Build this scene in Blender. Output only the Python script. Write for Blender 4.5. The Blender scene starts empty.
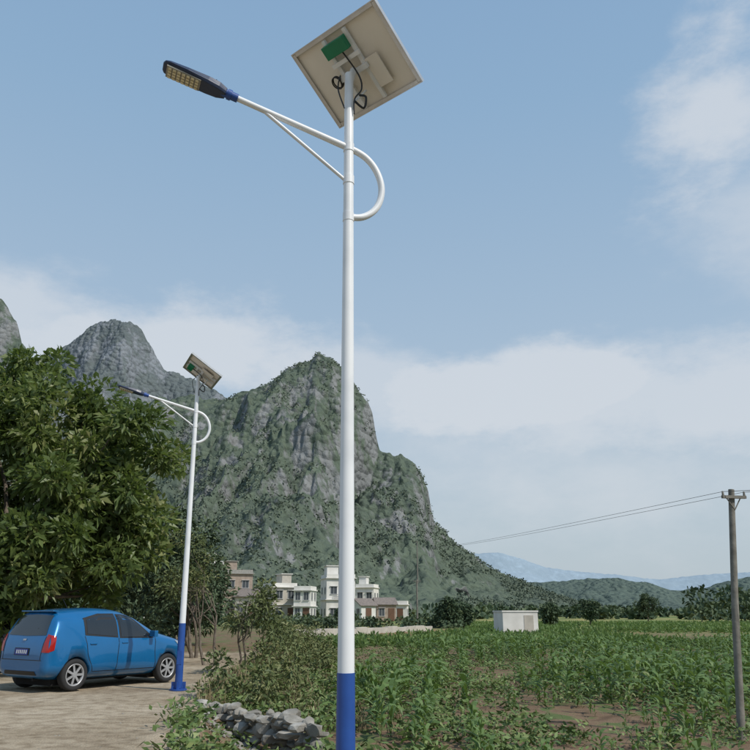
import bpy, bmesh, math, random
import numpy as np
from mathutils import Vector, Matrix
from mathutils.bvhtree import BVHTree
random.seed(7); RG=np.random.default_rng(7)
scene=bpy.context.scene
R=math.radians
# ---------------------------------------------------------------- noise
TAB=np.random.default_rng(3).random((256,256))
def vn(x,y):
    x=np.asarray(x,float);y=np.asarray(y,float)
    xi=np.floor(x).astype(int);yi=np.floor(y).astype(int);fx=x-xi;fy=y-yi
    fx=fx*fx*(3-2*fx);fy=fy*fy*(3-2*fy)
    a=TAB[xi%256,yi%256];b=TAB[(xi+1)%256,yi%256];c=TAB[xi%256,(yi+1)%256];d=TAB[(xi+1)%256,(yi+1)%256]
    return (a*(1-fx)+b*fx)*(1-fy)+(c*(1-fx)+d*fx)*fy
def fbm(x,y,o=5,g=.5):
    s=0;a=1;t=0
    for i in range(o):
        s=s+a*vn(x*2**i+17.3*i,y*2**i+9.1*i);t+=a;a*=g
    return s/t
def sm(t): t=np.clip(t,0,1);return t*t*(3-2*t)
# ---------------------------------------------------------------- materials
def newmat(name):
    m=bpy.data.materials.new(name);m.use_nodes=True
    nt=m.node_tree;b=nt.nodes['Principled BSDF'];return m,nt,b
def N(nt,t,**k):
    n=nt.nodes.new(t)
    for a,v in k.items(): setattr(n,a,v)
    return n
def ramp(nt,stops):
    r=N(nt,'ShaderNodeValToRGB');e=r.color_ramp.elements
    while len(e)<len(stops): e.new(.5)
    for i,(p,c) in enumerate(stops): e[i].position=p;e[i].color=(*c,1)
    return r
def noise_mat(name,stops,scale=5,detail=4,rough=.8,bump=0,bscale=None,metal=0,coat=0,spec=.5,dist=.02):
    m,nt,b=newmat(name);L=nt.links.new
    tc=N(nt,'ShaderNodeTexCoord');n=N(nt,'ShaderNodeTexNoise');n.inputs['Scale'].default_value=scale;n.inputs['Detail'].default_value=detail
    L(tc.outputs['Object'],n.inputs['Vector'])
    r=ramp(nt,stops);L(n.outputs['Fac'],r.inputs[0]);L(r.outputs[0],b.inputs['Base Color'])
    b.inputs['Roughness'].default_value=rough;b.inputs['Metallic'].default_value=metal
    b.inputs['Coat Weight'].default_value=coat;b.inputs['Specular IOR Level'].default_value=spec
    if bump:
        n2=N(nt,'ShaderNodeTexNoise');n2.inputs['Scale'].default_value=bscale or scale*3;n2.inputs['Detail'].default_value=4
        L(tc.outputs['Object'],n2.inputs['Vector'])
        bp=N(nt,'ShaderNodeBump');bp.inputs['Strength'].default_value=bump;bp.inputs['Distance'].default_value=dist
        L(n2.outputs['Fac'],bp.inputs['Height']);L(bp.outputs[0],b.inputs['Normal'])
    return m
def s2(c,d=.85): return [(.3,tuple(x*d for x in c)),(.7,c)]
def leafmat(name,stops,rough=.45,trans=.25,tcol=(.12,.2,.03)):
    m,nt,b=newmat(name);L=nt.links.new
    at=N(nt,'ShaderNodeAttribute',attribute_name='rnd')
    r=ramp(nt,stops);L(at.outputs['Fac'],r.inputs[0]);L(r.outputs[0],b.inputs['Base Color'])
    b.inputs['Roughness'].default_value=rough
    b.inputs['Specular IOR Level'].default_value=.35
    if trans>0:
        t=N(nt,'ShaderNodeBsdfTranslucent');t.inputs[0].default_value=(*tcol,1)
        mx=N(nt,'ShaderNodeMixShader');mx.inputs[0].default_value=trans
        L(b.outputs[0],mx.inputs[1]);L(t.outputs[0],mx.inputs[2]);L(mx.outputs[0],nt.nodes['Material Output'].inputs[0])
    return m
# ---------------------------------------------------------------- mesh helpers
def link(o,parent=None):
    scene.collection.objects.link(o)
    if parent: o.parent=parent
    return o
def empty(name,loc=(0,0,0),rz=0):
    e=bpy.data.objects.new(name,None);e.location=loc;e.rotation_euler=(0,0,rz);e.empty_display_size=.3
    return link(e)
def mesh_np(name,V,F,mats,parent=None,rnd=None,midx=None,smooth=False):
    V=np.asarray(V,np.float32);F=np.asarray(F,np.int32);k=F.shape[1]
    me=bpy.data.meshes.new(name);me.vertices.add(len(V));me.vertices.foreach_set('co',V.ravel())
    me.loops.add(F.size);me.loops.foreach_set('vertex_index',F.ravel())
    me.polygons.add(len(F));me.polygons.foreach_set('loop_start',np.arange(0,F.size,k,dtype=np.int32))
    me.polygons.foreach_set('loop_total',np.full(len(F),k,np.int32))
    if midx is not None: me.polygons.foreach_set('material_index',np.asarray(midx,np.int32))
    me.polygons.foreach_set('use_smooth',np.full(len(F),smooth))
    me.update(calc_edges=True);me.validate()
    if rnd is not None and len(rnd)==len(me.polygons):
        a=me.attributes.new('rnd','FLOAT','FACE');a.data.foreach_set('value',np.asarray(rnd,np.float32))
    for m in (mats if isinstance(mats,list) else [mats]): me.materials.append(m)
    return link(bpy.data.objects.new(name,me),parent)
class MB:
    def __init__(s): s.v=[];s.f=[];s.m=[];s.sm=[]
    def add(s,v,f,m=0,smooth=False,M=None):
        o=len(s.v)
        s.v+= [tuple(M@Vector(p)) for p in v] if M is not None else [tuple(p) for p in v]
        s.f+=[tuple(i+o for i in q) for q in f];s.m+=[m]*len(f);s.sm+=[smooth]*len(f)
    def box(s,c,d,m=0,M=None,taper=1):
        x,y,z=[a/2 for a in d];v=[]
        for k,t in ((-z,1),(z,taper)):
            v+=[(c[0]-x*t,c[1]-y*t,c[2]+k),(c[0]+x*t,c[1]-y*t,c[2]+k),(c[0]+x*t,c[1]+y*t,c[2]+k),(c[0]-x*t,c[1]+y*t,c[2]+k)]
        s.add(v,[(3,2,1,0),(4,5,6,7),(0,1,5,4),(1,2,6,5),(2,3,7,6),(3,0,4,7)],m,False,M)
    def tube(s,pts,rad,m=0,n=12,cap=True,M=None):
        pts=[Vector(p) for p in pts];rs=rad if isinstance(rad,(list,tuple)) else [rad]*len(pts)
        V=[];F=[];up=None
        for i,p in enumerate(pts):
            t=(pts[min(i+1,len(pts)-1)]-pts[max(i-1,0)]).normalized()
            if up is None:
                up=t.cross(Vector((0,0,1)) if abs(t.z)<.9 else Vector((0,1,0))).normalized()
            a=(up-t*up.dot(t)).normalized();up=a;b=t.cross(a)
            for j in range(n):
                an=2*math.pi*j/n;V.append(p+(a*math.cos(an)+b*math.sin(an))*rs[i])
        for i in range(len(pts)-1):
            for j in range(n):
                F.append((i*n+j,i*n+(j+1)%n,(i+1)*n+(j+1)%n,(i+1)*n+j))
        s.add(V,F,m,True,M)
        if cap:
            s.add(V[:n],[tuple(range(n))[::-1]],m,False,M);s.add(V[-n:],[tuple(range(n))],m,False,M)
    def obj(s,name,mats,parent=None,bevel=0):
        me=bpy.data.meshes.new(name);me.from_pydata(s.v,[],s.f)
        for m in (mats if isinstance(mats,list) else [mats]): me.materials.append(m)
        me.polygons.foreach_set('material_index',s.m);me.polygons.foreach_set('use_smooth',s.sm);me.update()
        bm=bmesh.new();bm.from_mesh(me);bmesh.ops.recalc_face_normals(bm,faces=bm.faces);bm.to_mesh(me);bm.free()
        o=link(bpy.data.objects.new(name,me),parent)
        if bevel:
            b=o.modifiers.new('b','BEVEL');b.width=bevel;b.segments=2;b.limit_method='ANGLE'
        return o
def unit(a): return a/np.maximum(np.linalg.norm(a,axis=-1,keepdims=True),1e-9)
def leaves(P,D,L,W,rg=RG,droop=0.0):
    n=len(P);D=unit(D);r=unit(rg.normal(size=(n,3)));w=unit(np.cross(D,r))
    L=np.broadcast_to(L,(n,))[:,None];W=np.broadcast_to(W,(n,))[:,None]
    z=np.array([0,0,1.])
    v0=P;v1=P+D*L*.45+w*W*.5;v2=P+D*L-z*droop*L;v3=P+D*L*.45-w*W*.5
    V=np.stack([v0,v1,v2,v3],1).reshape(-1,3);F=np.arange(4*n).reshape(n,4)
    return V,F
def clumps(C,rad,n,L,W,shell=.35,flat=.8,up=.3,rg=RG,droop=.2):
    C=np.asarray(C,float);k=len(C);rad=np.broadcast_to(rad,(k,))
    idx=np.repeat(np.arange(k),n);d=unit(rg.normal(size=(k*n,3)))
    rr=(shell+(1-shell)*rg.random(k*n)**.6)
    off=d*(rad[idx]*rr)[:,None];off[:,2]*=flat
    P=C[idx]+off;D=d*.8+rg.normal(size=(k*n,3))*.6;D[:,2]+=up
    V,F=leaves(P,D,L*(.7+.6*rg.random(k*n)),W*(.7+.6*rg.random(k*n)),rg,droop)
    base=rg.random(k)[idx];rnd=np.clip(base*.5+rg.random(k*n)*.5,0,1)
    return V,F,rnd
def scatter(templates,P,rot,sc,rg=RG):
    Vs=[];Fs=[];Rs=[];o=0;t=rg.integers(0,len(templates),len(P))
    for ti,(V,F,r) in enumerate(templates):
        I=np.where(t==ti)[0]
        if not len(I): continue
        c=np.cos(rot[I])[:,None];s=np.sin(rot[I])[:,None];S=sc[I][:,None]
        X=(V[None,:,0]*c-V[None,:,1]*s)*S+P[I,0:1];Y=(V[None,:,0]*s+V[None,:,1]*c)*S+P[I,1:2];Z=V[None,:,2]*S+P[I,2:3]
        Vs.append(np.stack([X,Y,Z],-1).reshape(-1,3))
        Fs.append((F[None]+ (np.arange(len(I))*len(V))[:,None,None]).reshape(-1,F.shape[1])+o)
        Rs.append(np.clip(r[None]*.5+rg.random(len(I))[:,None]*.5,0,1).ravel());o+=len(I)*len(V)
    return np.concatenate(Vs),np.concatenate(Fs),np.concatenate(Rs)
# ---------------------------------------------------------------- terrain height
EY=[-60,9,13.2,16.5,25,35,50,69,76,170,260];EX=[-2.3,-2.4,-3.0,-3.3,-3.6,-4.6,-6.3,4.8,8,12,14]
def edge(y): return np.interp(y,EY,EX)
def H(x,y):
    x=np.asarray(x,float);y=np.asarray(y,float)
    e=edge(y)+.5*(fbm(y*.8,x*0+3,3)-.5)
    d=x-e
    h=-.45*sm(d/1.1)
    h=h*(1-sm((y-180)/150))
    bank=np.exp(-((d-.3)/.9)**2)*(y<48)
    h=h+bank*.22*(fbm(x*1.6,y*1.6,3)-.45)
    h=h+.05*(fbm(x*.35,y*.35,4)-.5)*sm(np.abs(x)/4+.3)
    f=sm((d-1)/1)*(y>0)
    return h+f*.05*(fbm(x*2.2,y*2.2,3)-.5)
def nonuni(a,b,n,c,k):
    u=np.linspace(np.arcsinh((a-c)/k),np.arcsinh((b-c)/k),n);return c+k*np.sinh(u)
gx=nonuni(-4000,4000,460,0,6);gy=nonuni(-80,5000,520,12,8)
GX,GY=np.meshgrid(gx,gy);GZ=H(GX,GY)
V=np.stack([GX,GY,GZ],-1).reshape(-1,3);nx=len(gx);ny=len(gy)
i,j=np.meshgrid(np.arange(nx-1),np.arange(ny-1));q=(j*nx+i).ravel()
F=np.stack([q,q+1,q+nx+1,q+nx],1)
m_ground,nt,b=newmat('ground_soil');L=nt.links.new
ay=N(nt,'ShaderNodeAttribute',attribute_name='yard');af=N(nt,'ShaderNodeAttribute',attribute_name='far')
tc=N(nt,'ShaderNodeTexCoord')
def nz(s,d=5,w=0):
    n=N(nt,'ShaderNodeTexNoise');n.inputs['Scale'].default_value=s;n.inputs['Detail'].default_value=d;n.inputs['Distortion'].default_value=w
    L(tc.outputs['Object'],n.inputs['Vector']);return n
n1=nz(.5);n2=nz(4.5);n3=nz(40,3);n4=nz(.045,5);n5=nz(1.3,5,1)
r1=ramp(nt,[(.25,(.24,.185,.125)),(.45,(.36,.295,.21)),(.6,(.44,.37,.275)),(.75,(.48,.42,.33))]);L(n1.outputs[0],r1.inputs[0])
r1b=ramp(nt,[(.32,(.42,.37,.31)),(.56,(1,1,1))]);L(n2.outputs[0],r1b.inputs[0])
mulA=N(nt,'ShaderNodeMixRGB',blend_type='MULTIPLY');mulA.inputs[0].default_value=.65;L(r1.outputs[0],mulA.inputs[1]);L(r1b.outputs[0],mulA.inputs[2])
r3=ramp(nt,[(.35,(.7,.67,.64)),(.6,(1.05,1.05,1.05))]);L(n3.outputs[0],r3.inputs[0])
mulB=N(nt,'ShaderNodeMixRGB',blend_type='MULTIPLY');mulB.inputs[0].default_value=.6;L(mulA.outputs[0],mulB.inputs[1]);L(r3.outputs[0],mulB.inputs[2])
rs=ramp(nt,[(.3,(.12,.078,.048)),(.5,(.20,.135,.085)),(.58,(.11,.135,.05)),(.75,(.075,.12,.035))]);L(n5.outputs[0],rs.inputs[0])
rf=ramp(nt,[(.35,(.09,.14,.045)),(.46,(.13,.18,.055)),(.53,(.36,.29,.12)),(.58,(.14,.18,.06)),(.66,(.38,.31,.14))]);L(n4.outputs[0],rf.inputs[0])
mf=N(nt,'ShaderNodeMixRGB');L(af.outputs['Fac'],mf.inputs[0]);L(rs.outputs[0],mf.inputs[1]);L(rf.outputs[0],mf.inputs[2])
ad=N(nt,'ShaderNodeMath',operation='ADD');L(ay.outputs['Fac'],ad.inputs[0])
sb=N(nt,'ShaderNodeMath',operation='MULTIPLY_ADD');L(n2.outputs[0],sb.inputs[0]);sb.inputs[1].default_value=.9;sb.inputs[2].default_value=-.45
L(sb.outputs[0],ad.inputs[1])
mr=N(nt,'ShaderNodeMapRange');L(ad.outputs[0],mr.inputs[0]);mr.inputs[1].default_value=.38;mr.inputs[2].default_value=.62
mm=N(nt,'ShaderNodeMixRGB');L(mr.outputs[0],mm.inputs[0]);L(mf.outputs[0],mm.inputs[1]);L(mulB.outputs[0],mm.inputs[2])
L(mm.outputs[0],b.inputs['Base Color']);b.inputs['Roughness'].default_value=.95;b.inputs['Specular IOR Level'].default_value=.2
bp=N(nt,'ShaderNodeBump');bp.inputs['Strength'].default_value=.7;bp.inputs['Distance'].default_value=.03
ab=N(nt,'ShaderNodeMath',operation='ADD');L(n2.outputs[0],ab.inputs[0]);L(n3.outputs[0],ab.inputs[1]);L(ab.outputs[0],bp.inputs['Height']);L(bp.outputs[0],b.inputs['Normal'])
g=mesh_np('ground',V,F,m_ground,smooth=True)
e=edge(V[:,1]);yard=1-sm((V[:,0]-e+.1)/.8);yard*=(1-sm((V[:,1]-26)/10));
a=g.data.attributes.new('yard','FLOAT','POINT');a.data.foreach_set('value',yard.astype(np.float32))
far=sm((V[:,1]-55)/50)
a=g.data.attributes.new('far','FLOAT','POINT');a.data.foreach_set('value',far.astype(np.float32))
# ---------------------------------------------------------------- hills
def hazed_hillmat(name,green,dark,rock,rockamt=.5,sc=1.0,bump=1.0):  # colours passed in already have aerial haze mixed in
    m,nt,b=newmat(name);L=nt.links.new
    tc=N(nt,'ShaderNodeTexCoord');g=N(nt,'ShaderNodeNewGeometry')
    def nz(s,d=5):
        n=N(nt,'ShaderNodeTexNoise');n.inputs['Scale'].default_value=s*sc;n.inputs['Detail'].default_value=d;n.inputs['Roughness'].default_value=.65
        L(tc.outputs['Object'],n.inputs['Vector']);return n
    na=nz(.018);nb=nz(.16,7);vz=N(nt,'ShaderNodeTexVoronoi');vz.inputs['Scale'].default_value=.22*sc;L(tc.outputs['Object'],vz.inputs['Vector'])
    r=ramp(nt,[(.3,dark),(.52,green),(.72,tuple(c*1.3 for c in green))]);
    ms=N(nt,'ShaderNodeMath',operation='MULTIPLY_ADD');L(nb.outputs[0],ms.inputs[0]);ms.inputs[1].default_value=.6
    m2=N(nt,'ShaderNodeMath',operation='MULTIPLY');L(na.outputs[0],m2.inputs[0]);m2.inputs[1].default_value=.4;L(m2.outputs[0],ms.inputs[2]);L(ms.outputs[0],r.inputs[0])
    sx=N(nt,'ShaderNodeSeparateXYZ');L(g.outputs['Normal'],sx.inputs[0])
    mp=N(nt,'ShaderNodeMapping');mp.inputs['Scale'].default_value=(1,1,.35);L(tc.outputs['Object'],mp.inputs[0])
    nr=N(nt,'ShaderNodeTexNoise');nr.inputs['Scale'].default_value=.07*sc;nr.inputs['Detail'].default_value=7;nr.inputs['Roughness'].default_value=.72;L(mp.outputs[0],nr.inputs['Vector'])
    k=N(nt,'ShaderNodeMath',operation='MULTIPLY_ADD');L(nr.outputs[0],k.inputs[0]);k.inputs[1].default_value=2.8;k.inputs[2].default_value=-1.4+rockamt*.5
    s=N(nt,'ShaderNodeMath',operation='SUBTRACT');L(k.outputs[0],s.inputs[0]);L(sx.outputs[2],s.inputs[1])
    mr=N(nt,'ShaderNodeMapRange');L(s.outputs[0],mr.inputs[0]);mr.inputs[1].default_value=-.32;mr.inputs[2].default_value=-.08;mr.inputs[4].default_value=.85
    rr=ramp(nt,[(.4,tuple(c*.6 for c in rock)),(.62,rock)]);L(nr.outputs[0],rr.inputs[0])
    mx=N(nt,'ShaderNodeMixRGB');L(mr.outputs[0],mx.inputs[0]);L(r.outputs[0],mx.inputs[1]);L(rr.outputs[0],mx.inputs[2]);L(mx.outputs[0],b.inputs['Base Color'])
    b.inputs['Roughness'].default_value=1;b.inputs['Specular IOR Level'].default_value=.05
    bp=N(nt,'ShaderNodeBump');bp.inputs['Strength'].default_value=bump;bp.inputs['Distance'].default_value=3/sc
    sa=N(nt,'ShaderNodeMath',operation='SUBTRACT');L(nb.outputs[0],sa.inputs[0]);L(vz.outputs[0],sa.inputs[1]);L(sa.outputs[0],bp.inputs['Height']);L(bp.outputs[0],b.inputs['Normal'])
    return m
def hill(name,D,ridge,mat,apron,back=120,nxn=420,nyn=170,amp=.14,fold=50,seed=0,jit=2.0,fs=60.):
    rx=np.array([p[0]*D for p in ridge]);rz=np.array([p[1]*D+1.5 for p in ridge])
    x=np.linspace(rx[0],rx[-1],nxn);s=np.concatenate([np.linspace(-1,0,30)[:-1],np.linspace(0,1,nyn)])
    X,S=np.meshgrid(x,s)
    f=np.clip(S,0,1);w=(fbm(X/fs+seed,S*2.2+seed*3,4)-.5)
    Xw=X+w*fold*1.6*np.clip(f*3,0,1)
    h=np.interp(Xw,rx,rz)
    W=apron*(.45+.55*h/rz.max())
    Y=np.where(S>=0,D-S*W,D-S*back)
    Y=Y+fold*(fbm(X/fs+seed+5,0*X+seed,3)-.5)*(1-np.abs(S))
    gf=np.interp(f,[0,.03,.09,.16,.22,.34,.42,.55,.8,1],[1,.98,.88,.70,.63,.47,.38,.25,.08,0])
    gb=np.clip(1+S,0,1)
    G=np.where(S>=0,gf,gb)
    rid=1-np.abs(2*fbm(X/(fs*.55)+seed*7,Y/(fs*.9)+seed,5,.55)-1)
    Z=h*G+h*amp*(rid-.75)*4*G*(1-G)*1.6
    Z+=jit*2.4*(fbm(X/9.,Y/9.+seed,4,.65)-.5)*np.clip(G*4,0,1)*np.clip(h/40,0.15,1)
    Z-=.8+3*(1-sm(G*12))
    nX=len(x);nS=len(s);V=np.stack([X,Y,Z],-1).reshape(-1,3)
    i,j=np.meshgrid(np.arange(nX-1),np.arange(nS-1));q=(j*nX+i).ravel()
    F=np.stack([q,q+nX,q+nX+1,q+1],1)
    o=mesh_np(name,V,F,mat,smooth=True);return o,X,Y,Z
mh1=hazed_hillmat('hill_main_hazed',(.115,.145,.108),(.080,.103,.090),(.26,.265,.27),.34)  # all four hill colours lifted and blued: haze painted into base colour
mh2=hazed_hillmat('hill_back_hazed',(.135,.158,.158),(.105,.125,.135),(.235,.255,.28),.28)
mh3=hazed_hillmat('hill_low_hazed',(.105,.14,.120),(.080,.108,.102),(.13,.15,.14),-.3)
mh4=hazed_hillmat('hill_far_hazed',(.26,.33,.39),(.24,.31,.37),(.27,.34,.39),-.3,.3,.1)  # pale blue is painted distance haze, not the hills' own colour
main=[(-.46,.02),(-.42,.10),(-.38,.17),(-.33,.245),(-.2933,.282),(-.2507,.292),(-.221,.283),(-.1737,.300),(-.15,.310),(-.126,.325),(-.1056,.345),(-.0935,.347),(-.0805,.358),(-.068,.348),(-.0562,.340),(-.042,.322),(-.030,.308),(-.021,.292),(-.010,.280),(-.004,.262),(.002,.225),(.0068,.206),(.02,.206),(.0338,.202),(.05,.193),(.061,.178),(.070,.158),(.0735,.133),(.078,.114),(.098,.0915),(.1336,.066),(.165,.047),(.21,.032),(.26,.014),(.32,.0)]
hm,HX,HY,HZ=hill('limestone_hill',480,main,mh1,300,nxn=620,nyn=230,seed=1,jit=3.2,amp=.22)
left2=[(-.64,.2),(-.57,.28),(-.52,.325),(-.49,.34),(-.47,.347),(-.45,.363),(-.43,.377),(-.41,.390),(-.39,.397),(-.365,.396),(-.345,.392),(-.33,.380),(-.318,.362),(-.305,.338),(-.2933,.325),(-.27,.316),(-.24,.305),(-.2,.28),(-.15,.2),(-.1,.1),(-.05,.02)]
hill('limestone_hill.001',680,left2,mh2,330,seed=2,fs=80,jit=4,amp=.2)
left1=[(-1.2,.2),(-.9,.42),(-.7,.47),(-.62,.46),(-.56,.445),(-.545,.433),(-.53,.418),(-.514,.398),(-.50,.365),(-.485,.348),(-.47,.31),(-.45,.25),(-.42,.15),(-.38,.04)]
hill('limestone_hill.002',430,left1,mh1,200,seed=3,jit=3,amp=.2)
low=[(.02,.0),(.08,.035),(.13,.044),(.161,.0435),(.2,.037),(.238,.0393),(.27,.042),(.303,.044),(.341,.0393),(.378,.0269),(.42,.03),(.47,.042),(.55,.055),(.7,.06),(.9,.05),(1.1,.0)]
hill('wooded_ridge',620,low,mh3,220,seed=4,amp=.2,jit=3,nyn=110)
farh=[(-.3,.03),(-.1,.08),(.0,.1),(.05,.095),(.098,.08),(.13,.072),(.16,.074),(.19,.066),(.22,.055),(.26,.05),(.31,.046),(.36,.040),(.42,.046),(.5,.05),(.7,.06),(1.,.02)]
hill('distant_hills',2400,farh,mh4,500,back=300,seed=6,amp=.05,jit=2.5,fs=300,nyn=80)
rg=np.random.default_rng(11)
def onhill(X,Y,Z,n,minz,maxz):
    I=rg.integers(0,X.size,n*3);P=np.stack([X.ravel()[I],Y.ravel()[I],Z.ravel()[I]],1)
    P[:,:2]+=rg.normal(size=(len(P),2))*.5
    ok=(P[:,2]>minz)&(P[:,2]<maxz);P=P[ok]
    return P[:n]
m_bush=leafmat('hill_scrub',[(0,(.10,.128,.095)),(.5,(.12,.152,.11)),(1,(.155,.185,.13))],.9,0)  # lifted to sit near the hazed hill colours
P=onhill(HX,HY,HZ,20000,.5,185)
keep=fbm(P[:,0]/20,P[:,2]/14,3)>(.42+.07*(P[:,2]>70));P=P[keep]
V,F,r=clumps(P+np.array([0,0,.1]),.6+.9*rg.random(len(P)),6,1.1,1.0,shell=.5,rg=rg)
mesh_np('hill_scrub_foliage',V,F,m_bush,rnd=r)
# ---------------------------------------------------------------- world
w=bpy.data.worlds.new('World');scene.world=w;w.use_nodes=True;nt=w.node_tree;L=nt.links.new
bg=nt.nodes['Background'];bg.inputs['Strength'].default_value=.1
SUN_EL=R(47);sun_dir=Vector((.80,-.55,0)).normalized()*math.cos(SUN_EL)+Vector((0,0,math.sin(SUN_EL)))
sk=N(nt,'ShaderNodeTexSky');sk.sky_type='NISHITA';sk.sun_disc=False;sk.sun_elevation=SUN_EL;sk.sun_rotation=math.atan2(sun_dir.x,sun_dir.y)
sk.air_density=1.2;sk.dust_density=2.0;sk.ozone_density=1.5
tc=N(nt,'ShaderNodeTexCoord');nrm=N(nt,'ShaderNodeVectorMath',operation='NORMALIZE');L(tc.outputs['Generated'],nrm.inputs[0])
sx=N(nt,'ShaderNodeSeparateXYZ');L(nrm.outputs[0],sx.inputs[0])
hz=ramp(nt,[(0,(5.2,6.0,6.6)),(.12,(4.8,5.8,6.6)),(.30,(4.2,5.5,6.9)),(.6,(2.9,4.55,6.5)),(1,(1.9,3.4,5.8))]);L(sx.outputs[2],hz.inputs[0])
mx=N(nt,'ShaderNodeMixRGB');mx.inputs[0].default_value=.86;L(sk.outputs[0],mx.inputs[1]);L(hz.outputs[0],mx.inputs[2])
mp=N(nt,'ShaderNodeMapping');mp.inputs['Scale'].default_value=(1,1,2.0);L(nrm.outputs[0],mp.inputs[0])
n1=N(nt,'ShaderNodeTexNoise');n1.inputs['Scale'].default_value=4.6;n1.inputs['Detail'].default_value=8;n1.inputs['Roughness'].default_value=.63;L(mp.outputs[0],n1.inputs['Vector'])
def blob(c,r,strength,soft=.7,nk=2.1):
    s=N(nt,'ShaderNodeVectorMath',operation='SUBTRACT');L(nrm.outputs[0],s.inputs[0]);s.inputs[1].default_value=c
    d=N(nt,'ShaderNodeVectorMath',operation='DIVIDE');L(s.outputs[0],d.inputs[0]);d.inputs[1].default_value=r
    l=N(nt,'ShaderNodeVectorMath',operation='LENGTH');L(d.outputs[0],l.inputs[0])
    a=N(nt,'ShaderNodeMath',operation='MULTIPLY_ADD');L(n1.outputs[0],a.inputs[0]);a.inputs[1].default_value=-nk;L(l.outputs['Value'],a.inputs[2])
    m=N(nt,'ShaderNodeMapRange',interpolation_type='SMOOTHSTEP');L(a.outputs[0],m.inputs[0]);m.inputs[1].default_value=1-nk*.5;m.inputs[2].default_value=1-nk*.5-soft;m.inputs[3].default_value=0;m.inputs[4].default_value=strength
    return m
bl=[blob((.40,.72,.56),(.11,.3,.12),.7),blob((.47,.75,.43),(.14,.3,.14),.45,.9),
    blob((-.28,.90,.33),(.26,.5,.075),.7,.6),blob((-.05,.94,.29),(.18,.4,.065),.55,.7),blob((-.45,.85,.35),(.2,.4,.08),.6,.7),
    blob((.20,.93,.28),(.22,.5,.060),.7,.5),blob((.40,.85,.24),(.32,.5,.105),.62,.7),blob((.30,.93,.16),(.45,.6,.12),.5,1.2)]
acc=bl[0]
for k in bl[1:]:
    m_=N(nt,'ShaderNodeMath',operation='MAXIMUM');L(acc.outputs[0],m_.inputs[0]);L(k.outputs[0],m_.inputs[1]);acc=m_
mc=N(nt,'ShaderNodeMixRGB');L(acc.outputs[0],mc.inputs[0]);L(mx.outputs[0],mc.inputs[1]);mc.inputs[2].default_value=(7.0,7.3,7.7,1)
L(mc.outputs[0],bg.inputs['Color'])
sl=bpy.data.lights.new('sun','SUN');sl.energy=3.6;sl.angle=R(.6);sl.color=(1,.95,.87)
so=link(bpy.data.objects.new('sun',sl));so.rotation_euler=(-sun_dir).to_track_quat('-Z','Y').to_euler();so.location=(20,-20,40)
# ---------------------------------------------------------------- street lamps
m_white=noise_mat('white_paint',[(.3,(.62,.64,.66)),(.5,(.74,.755,.77)),(.7,(.78,.79,.80))],2.2,6,rough=.4,coat=.12)
m_blue=noise_mat('blue_paint',[(.3,(.012,.055,.24)),(.7,(.018,.08,.32))],4,rough=.42,coat=.12)
m_dkblue=noise_mat('lamp_housing',s2((.015,.03,.075)),5,rough=.4)
m_black=noise_mat('black_plastic',s2((.012,.012,.013)),20,rough=.5)
m_led=noise_mat('led_lens',[(.3,(.6,.52,.33)),(.7,(.8,.72,.5))],30,rough=.3)
m_ledbed=noise_mat('led_bed',s2((.32,.30,.25)),20,rough=.4,metal=.3)
m_back=noise_mat('panel_backsheet',[(.3,(.74,.69,.62)),(.7,(.82,.77,.70))],2,rough=.6)
m_alu=noise_mat('aluminium',s2((.6,.6,.6)),12,rough=.35,metal=.8)
m_cell=noise_mat('solar_cell',s2((.01,.015,.05)),8,rough=.12,coat=.5)
m_green=noise_mat('green_label',s2((.0,.20,.09)),8,rough=.4)
m_conc=noise_mat('concrete',[(.3,(.22,.21,.19)),(.7,(.36,.35,.32))],6,rough=.9,bump=.4,bscale=30)
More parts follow.
